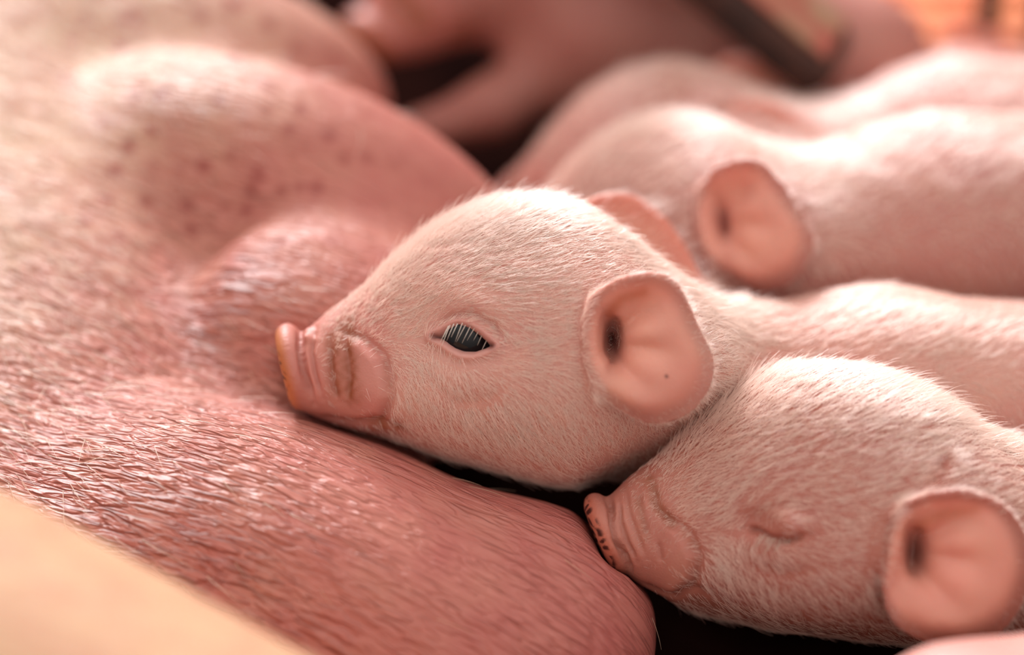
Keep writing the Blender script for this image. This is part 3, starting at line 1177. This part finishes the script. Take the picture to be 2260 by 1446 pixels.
def sleeper_paint(x, y, z, base):
    def mix(c, m, rgb):
        m = np.clip(m, 0, 1)[:, None]
        return c * (1 - m) + rgb * m
    nz = 0.5 + 0.5 * np.sin(x * 0.19 + 2.1 * np.sin(y * 0.10)) * np.sin(y * 0.15 + 2.0 * np.sin(z * 0.12 + x * 0.06))
    c = mix(base, smooth01(x, 1560, 1500) * 0.6, srgb(208, 138, 120))
    edge = (x - 1340) - (y - 1177) * 0.43
    c = mix(c, smooth01(edge, 14, -14) * 0.6, srgb(206, 108, 78))
    c = mix(c, smooth01(edge, -4, -16) * smooth01(nz, 0.5, 0.72), srgb(74, 22, 14))
    for pts, w, a in (([(1434, 1060), (1450, 1115), (1480, 1155)], 13, 0.6), ([(1408, 1105), (1425, 1185)], 11, 0.4), ([(1505, 1170), (1535, 1205)], 9, 0.35)):
        d, _ = stroke(x, y, pts)
        c = mix(c, np.exp(-(d / w) ** 2) * a * (0.6 + 0.6 * nz), srgb(150, 84, 44))
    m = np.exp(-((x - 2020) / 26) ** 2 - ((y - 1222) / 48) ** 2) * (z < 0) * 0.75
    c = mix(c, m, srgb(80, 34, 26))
    s_, _ = stroke(x, y, [(2030, 1160), (2080, 1135), (2150, 1125)])
    c = mix(c, np.exp(-(s_ / 14) ** 2) * (z < 0) * 0.4, srgb(206, 120, 76))
    return c


def sleeper_bare(x, y, z):
    b = smooth01(x - (y - 1177) * 0.3, 1425, 1375)
    pad = polygon_distance(x, y, [(1440, 1160), (1495, 1160), (1522, 1188), (1536, 1230), (1528, 1280), (1490, 1308), (1430, 1290)])
    lid, _ = stroke(x, y, [(1660, 1165), (1700, 1180), (1740, 1178), (1780, 1172)])
    b = np.maximum(b, 0.8 * smooth01(lid, 34, 14))
    return np.maximum(b, 0.75 * smooth01(pad, 6, -14))


SLEEPER = dict(
    name='piglet', label='sleeping piglet in the lower right corner with shut eye and dirty snout rim',
    head=SLEEPER_HEAD, pose=SLEEPER_POSE, sculpt=sleeper_sculpt, paint=sleeper_paint, bare=sleeper_bare,
    comb=lambda x, y, z: head_comb(x, y, z, (1712, 1175)), clump=8, fur=29000, cell=7.5, levels=1, neck_blend=90, color=srgb(190, 118, 102),  # skin darkened all over: the shade it lies in is put into the colour
    lo=(1230, 740, -350), hi=(2760, 1560, 620), stretch=(2300, 2.5),
    body=[((1570, 1285, 180), (1900, 1310, 190), 85, 100), ((2060, 1200, 140), (2300, 1230, 200), 215, 230), ((2300, 1230, 200), (2680, 1240, 260), 230, 225)],
)


# --- piglets farther back: the same build, other poses
def scaled(segs):
    """body given as seen: (x, y, d, radius in frame pixels)"""
    out = []
    for a, b in zip(segs[:-1], segs[1:]):
        out.append((at(*a[:3]), at(*b[:3]), a[3] * (1 + a[2] / DIST), b[3] * (1 + b[2] / DIST)))
    return out


def back_sculpt(x, y, z):
    side = smooth01(np.abs(z), 10, 45)
    h = closed_eye(x, y, 1032, 750)
    h += groove(x, y, [(697, 722), (686, 775), (693, 820), (712, 880)], 6, 6)
    h += groove(x, y, [(727, 745), (731, 800), (736, 850), (748, 885)], 8, 7)
    h += groove(x, y, [(760, 738), (771, 790), (776, 840), (768, 885)], 8, 8)
    h += groove(x, y, [(1285, 640), (1268, 720), (1275, 800), (1300, 870)], 12, 9)
    return h * side


def back_paint(x, y, z, base):
    c = snout_paint(x, y, z, base)
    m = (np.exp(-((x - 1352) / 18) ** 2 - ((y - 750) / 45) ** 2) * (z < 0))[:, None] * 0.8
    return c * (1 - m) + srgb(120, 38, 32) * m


BACK = dict(name='piglet', color=srgb(206, 140, 126), head=MAIN_HEAD, sculpt=back_sculpt, paint=back_paint, bare=main_bare, comb=head_comb, neck_blend=110, levels=1, hair=0.8)

NEIGHBOUR = dict(BACK, label='blurred piglet right behind the sharp one, near ear open with red canal',
                 pose=Pose((1362, 752, -258), at(1612, 492, 545), yaw=DEG(-16), roll=DEG(-9)), fur=20000, cell=13,
                 lo=(700, 60, 360), hi=(2800, 1250, 1500), stretch=(1800, 2),
                 body=scaled([(1580, 540, 800, 170), (1750, 575, 820, 205), (2060, 520, 890, 250), (2420, 500, 940, 262)]))
THIRD = dict(BACK, label='blurred piglet third in the row, only its crown, ear tip and back showing',
             pose=Pose((1180, 447, 0), at(1465, 147, 1180), yaw=DEG(-12), roll=DEG(-6)), fur=12000, cell=14,
             lo=(800, -120, 760), hi=(2900, 1000, 1900), stretch=(1900, 2),
             body=scaled([(1580, 400, 1190, 170), (1800, 440, 1230, 188), (2080, 390, 1290, 236), (2420, 390, 1330, 256)]))
FARTHEST = dict(BACK, label='out of focus piglet at the top edge, chin over a dark gap',
                pose=Pose((700, 915, 0), at(900, 128, 1640), yaw=DEG(6), roll=DEG(-34)), fur=0, cell=20, color=srgb(196, 128, 114),
                lo=(500, -1500, 1100), hi=(2700, 560, 2300),
                body=scaled([(1250, -60, 1750, 190), (1340, 40, 1750, 232), (1600, 90, 1760, 215), (1860, 165, 1760, 205)])
                + [(at(1190, 170, 1640), at(1090, 235, 1600), 95, 72), (at(1090, 235, 1600), at(900, 300, 1560), 72, 58)])
EARED = dict(BACK, label='piglet far behind at the top right, only a pink ear tip showing',
             pose=Pose((1395, 450, 230), at(2118, 74, 1900), yaw=DEG(-10), roll=DEG(-34), scale=0.85), fur=0, cell=16,
             lo=(1500, -200, 1300), hi=(3300, 1100, 2500),
             body=scaled([(2140, 330, 1800, 110), (2300, 380, 1850, 140), (2520, 380, 1900, 160)]))
FRONT = dict(BACK, label='piglet back blurred in the bottom right corner, closest to the camera',
             pose=Pose((1400, 800, 0), at(1780, 1960, -520), yaw=DEG(12), roll=DEG(-10)), fur=0, cell=20,
             lo=(1000, 1180, -1150), hi=(2900, 2200, 150),
             body=scaled([(1900, 1760, -480, 190), (2120, 1690, -480, 250), (2420, 1640, -470, 268)]))


def build_eye():
    """eyeball, lashes and the white of the corner of the middle piglet's open eye"""
    loc = MAIN_POSE.back(mpos)
    near = loc[:, 2] < 0
    ring = near & (np.abs(polygon_distance(*side_xy(*loc.T, MAIN_HEAD.d0), EYE_POLY) - 6) < 5)
    zr = float(np.median(loc[ring, 2]))
    r = 64.0
    ec = to_flank([1036.0, 748.0], zr, MAIN_HEAD.d0)
    c = MAIN_POSE.out([[ec[0], ec[1], zr + r + 4]])[0]
    v, f = ball_mesh(c, MAIN_POSE.R.T, np.array([r, r, r]) * MAIN_POSE.s, 40, 24)
    eye = simple_mesh('eyeball', v, f, MAT_EYE, main_pig)
    eye['label'] = 'dark glossy eye'
    lashes(main_pig, MAIN_POSE, MAIN_HEAD, [(953, 743), (970, 732), (988, 720), (1010, 712), (1035, 718), (1060, 734), (1090, 760)], zr - 3, 12, 0.28, 0.92, (20, 42), -0.45)


def lashes(pig, pose, head, lid, zr, n, t0, t1, span, slant):
    t = np.linspace(t0, t1, n)
    up = to_flank(lid, zr, head.d0)
    q = np.linspace(0, 1, len(up))
    root = np.stack([np.interp(t, q, up[:, 0]), np.interp(t, q, up[:, 1]), np.full(n, zr)], 1) + rng.normal(0, 1.5, (n, 3))
    P = np.zeros((n, 5, 3))
    ln = rng.uniform(*span, n) * (0.6 + 0.6 * np.sin(t * math.pi))
    for i in range(n):
        lean = slant + rng.normal(0, 0.10)
        for k in range(5):
            w = k / 4
            P[i, k] = root[i] + np.array([lean * w, w, -0.45 * math.sin(w * 2.2)]) * ln[i]
    W = frame_to_world(pose.out(P.reshape(-1, 3)))
    cd = bpy.data.hair_curves.new('eyelashes')
    cd.add_curves([5] * n)
    cd.points.foreach_set('position', W.astype(np.float32).ravel())
    rad = cd.attributes.get('radius') or cd.attributes.new('radius', 'FLOAT', 'POINT')
    rad.data.foreach_set('value', np.tile(np.array([1.25, 1.1, 0.9, 0.6, 0.2]) * K, n).astype(np.float32))
    cd.materials.append(MAT_LASH)
    ob = bpy.data.objects.new('eyelashes', cd)
    scene.collection.objects.link(ob)
    ob.parent = pig
    ob['kind'] = 'stuff'


def box(lo, hi, axes, origin):
    c = np.array([[x, y, z] for x in (lo[0], hi[0]) for y in (lo[1], hi[1]) for z in (lo[2], hi[2])], float)
    v = c @ np.asarray(axes) + np.asarray(origin)
    f = [[0, 1, 3, 2], [4, 6, 7, 5], [0, 4, 5, 1], [2, 3, 7, 6], [0, 2, 6, 4], [1, 5, 7, 3]]
    return v, f


def bevel(ob, width, seg=4):
    m = ob.modifiers.new('bevel', 'BEVEL')
    m.width = width
    m.segments = seg
    return ob


# ------------------------------------------------------------------ build
HZ = np.array([0.0, -math.sin(PITCH), math.cos(PITCH)])        # level, away from the viewer, in frame axes
UPW = np.array([0.0, -math.cos(PITCH), -math.sin(PITCH)])      # straight up, in frame axes

# floor slab: damp dark concrete
c = floor_at(1130, 300)
v, f = box((-9000, -9000, -300), (9000, 9000, 0), (RIGHT, HZ, UPW), c)
floor = simple_mesh('floor', v, f, plain_material('damp_concrete', tuple(srgb(20, 9, 8)), 0.9, tuple(srgb(34, 16, 13)), 22, 0.3, spec=0.0), smooth=False)
tag(floor, kind='structure')

main_pig, mpos, mfaces, mnrm = build_piglet(MAIN)
build_eye()
solids = [MAIN['solid']]
for spec in (SLEEPER, NEIGHBOUR, THIRD, FARTHEST, EARED, FRONT):
    spec['avoid'] = list(solids)
    pig, ppos, _, _ = build_piglet(spec)
    if spec is SLEEPER:
        pl = SLEEPER_POSE.back(ppos)
        hit = (pl[:, 2] < 0) & (np.hypot(*(np.array(side_xy(*pl.T, 100)) - np.array([[1715], [1190]]))) < 14)
        lashes(pig, SLEEPER_POSE, SLEEPER_HEAD, [(1665, 1174), (1690, 1184), (1720, 1192), (1750, 1192)], float(np.median(pl[hit, 2])) - 6, 16, 0.2, 0.95, (16, 30), -0.6)
    solids.append(spec['solid'])
PRESSING.extend(solids)
build_sow()

# orange ribbed mat on the floor behind
o = floor_at(2120, 60)
mat = bpy.data.objects.new('floor_mat', None)
scene.collection.objects.link(mat)
mat.location = Vector(frame_to_world([o])[0])
tag(mat, 'bright orange ribbed mat on the floor in the top right corner', 'mat')
MAT_ORANGE = plain_material('orange_rubber', tuple(srgb(228, 116, 66)), 0.6, tuple(srgb(240, 150, 98)), 60, 0.2)
inv = Matrix.Translation(-mat.location)


def under(ob, parent):
    ob.parent = parent
    ob.matrix_parent_inverse = Matrix.Translation(-parent.location)
    return ob


v, f = box((-700, -160, 0), (1500, 1900, 26), (RIGHT, HZ, UPW), o)
under(bevel(simple_mesh('sheet', v, f, MAT_ORANGE, smooth=False), 0.001), mat)
rib = None
for i in range(14):
    if rib is None:
        v, f = box((-690, -26, 0), (1490, 26, 22), (RIGHT, HZ, UPW), o + UPW * 26)
        rib = bevel(simple_mesh('rib', v, f, MAT_ORANGE, smooth=False), 0.0012)
        r = rib
    else:
        r = rib.copy()
        scene.collection.objects.link(r)
    r.location = Vector((HZ[1] * -UP * K + HZ[2] * FWD * K) * (-120 + i * 145))
    under(r, mat)

# rusty crate rail, slanting up to the left
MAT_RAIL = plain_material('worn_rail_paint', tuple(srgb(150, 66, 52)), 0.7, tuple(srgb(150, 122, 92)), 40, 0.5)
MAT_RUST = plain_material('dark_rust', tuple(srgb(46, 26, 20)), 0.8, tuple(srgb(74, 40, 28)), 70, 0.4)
end = at(1880, 118, 1290)
dirv = unit([-0.78, -0.62, -0.12])
acr = unit(np.cross(dirv, UPW))
if acr[2] > 0:
    acr = -acr
rail = bpy.data.objects.new('crate_rail', None)
scene.collection.objects.link(rail)
rail.location = Vector(frame_to_world([end])[0])
tag(rail, 'rusty brown crate rail with worn reddish paint slanting in from the top edge', 'rail')
upr = unit(np.cross(dirv, acr))
upr = upr if upr @ UPW > 0 else -upr
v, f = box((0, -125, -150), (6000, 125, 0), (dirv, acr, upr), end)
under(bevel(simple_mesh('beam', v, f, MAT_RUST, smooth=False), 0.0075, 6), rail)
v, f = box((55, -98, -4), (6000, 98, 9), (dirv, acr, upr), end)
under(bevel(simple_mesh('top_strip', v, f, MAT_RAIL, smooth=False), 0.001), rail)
# dark posts at the top right
for k, (x, y, wdt, lean, lab) in enumerate(((2168, 118, 34, 0.02, 'dark brown square post standing on the orange mat'),
                                            (2290, 112, 30, -0.10, 'dark post cut off by the right edge above the orange mat'))):
    b0 = floor_at(x, y) + UPW * 26
    ax = (RIGHT, HZ, unit(UPW + lean * RIGHT))
    post = bpy.data.objects.new('post', None)
    scene.collection.objects.link(post)
    post.location = Vector(frame_to_world([b0])[0])
    tag(post, lab, 'post')
    v, f = box((-wdt, -wdt, 0), (wdt, wdt, 3600), ax, b0)
    under(bevel(simple_mesh('shaft', v, f, MAT_RUST, smooth=False), 0.001), post)
    v, f = box((-wdt * 1.5, -wdt * 1.5, 0), (wdt * 1.5, wdt * 1.5, 14), ax, b0)
    under(bevel(simple_mesh('foot_plate', v, f, MAT_RUST, smooth=False), 0.0005), post)
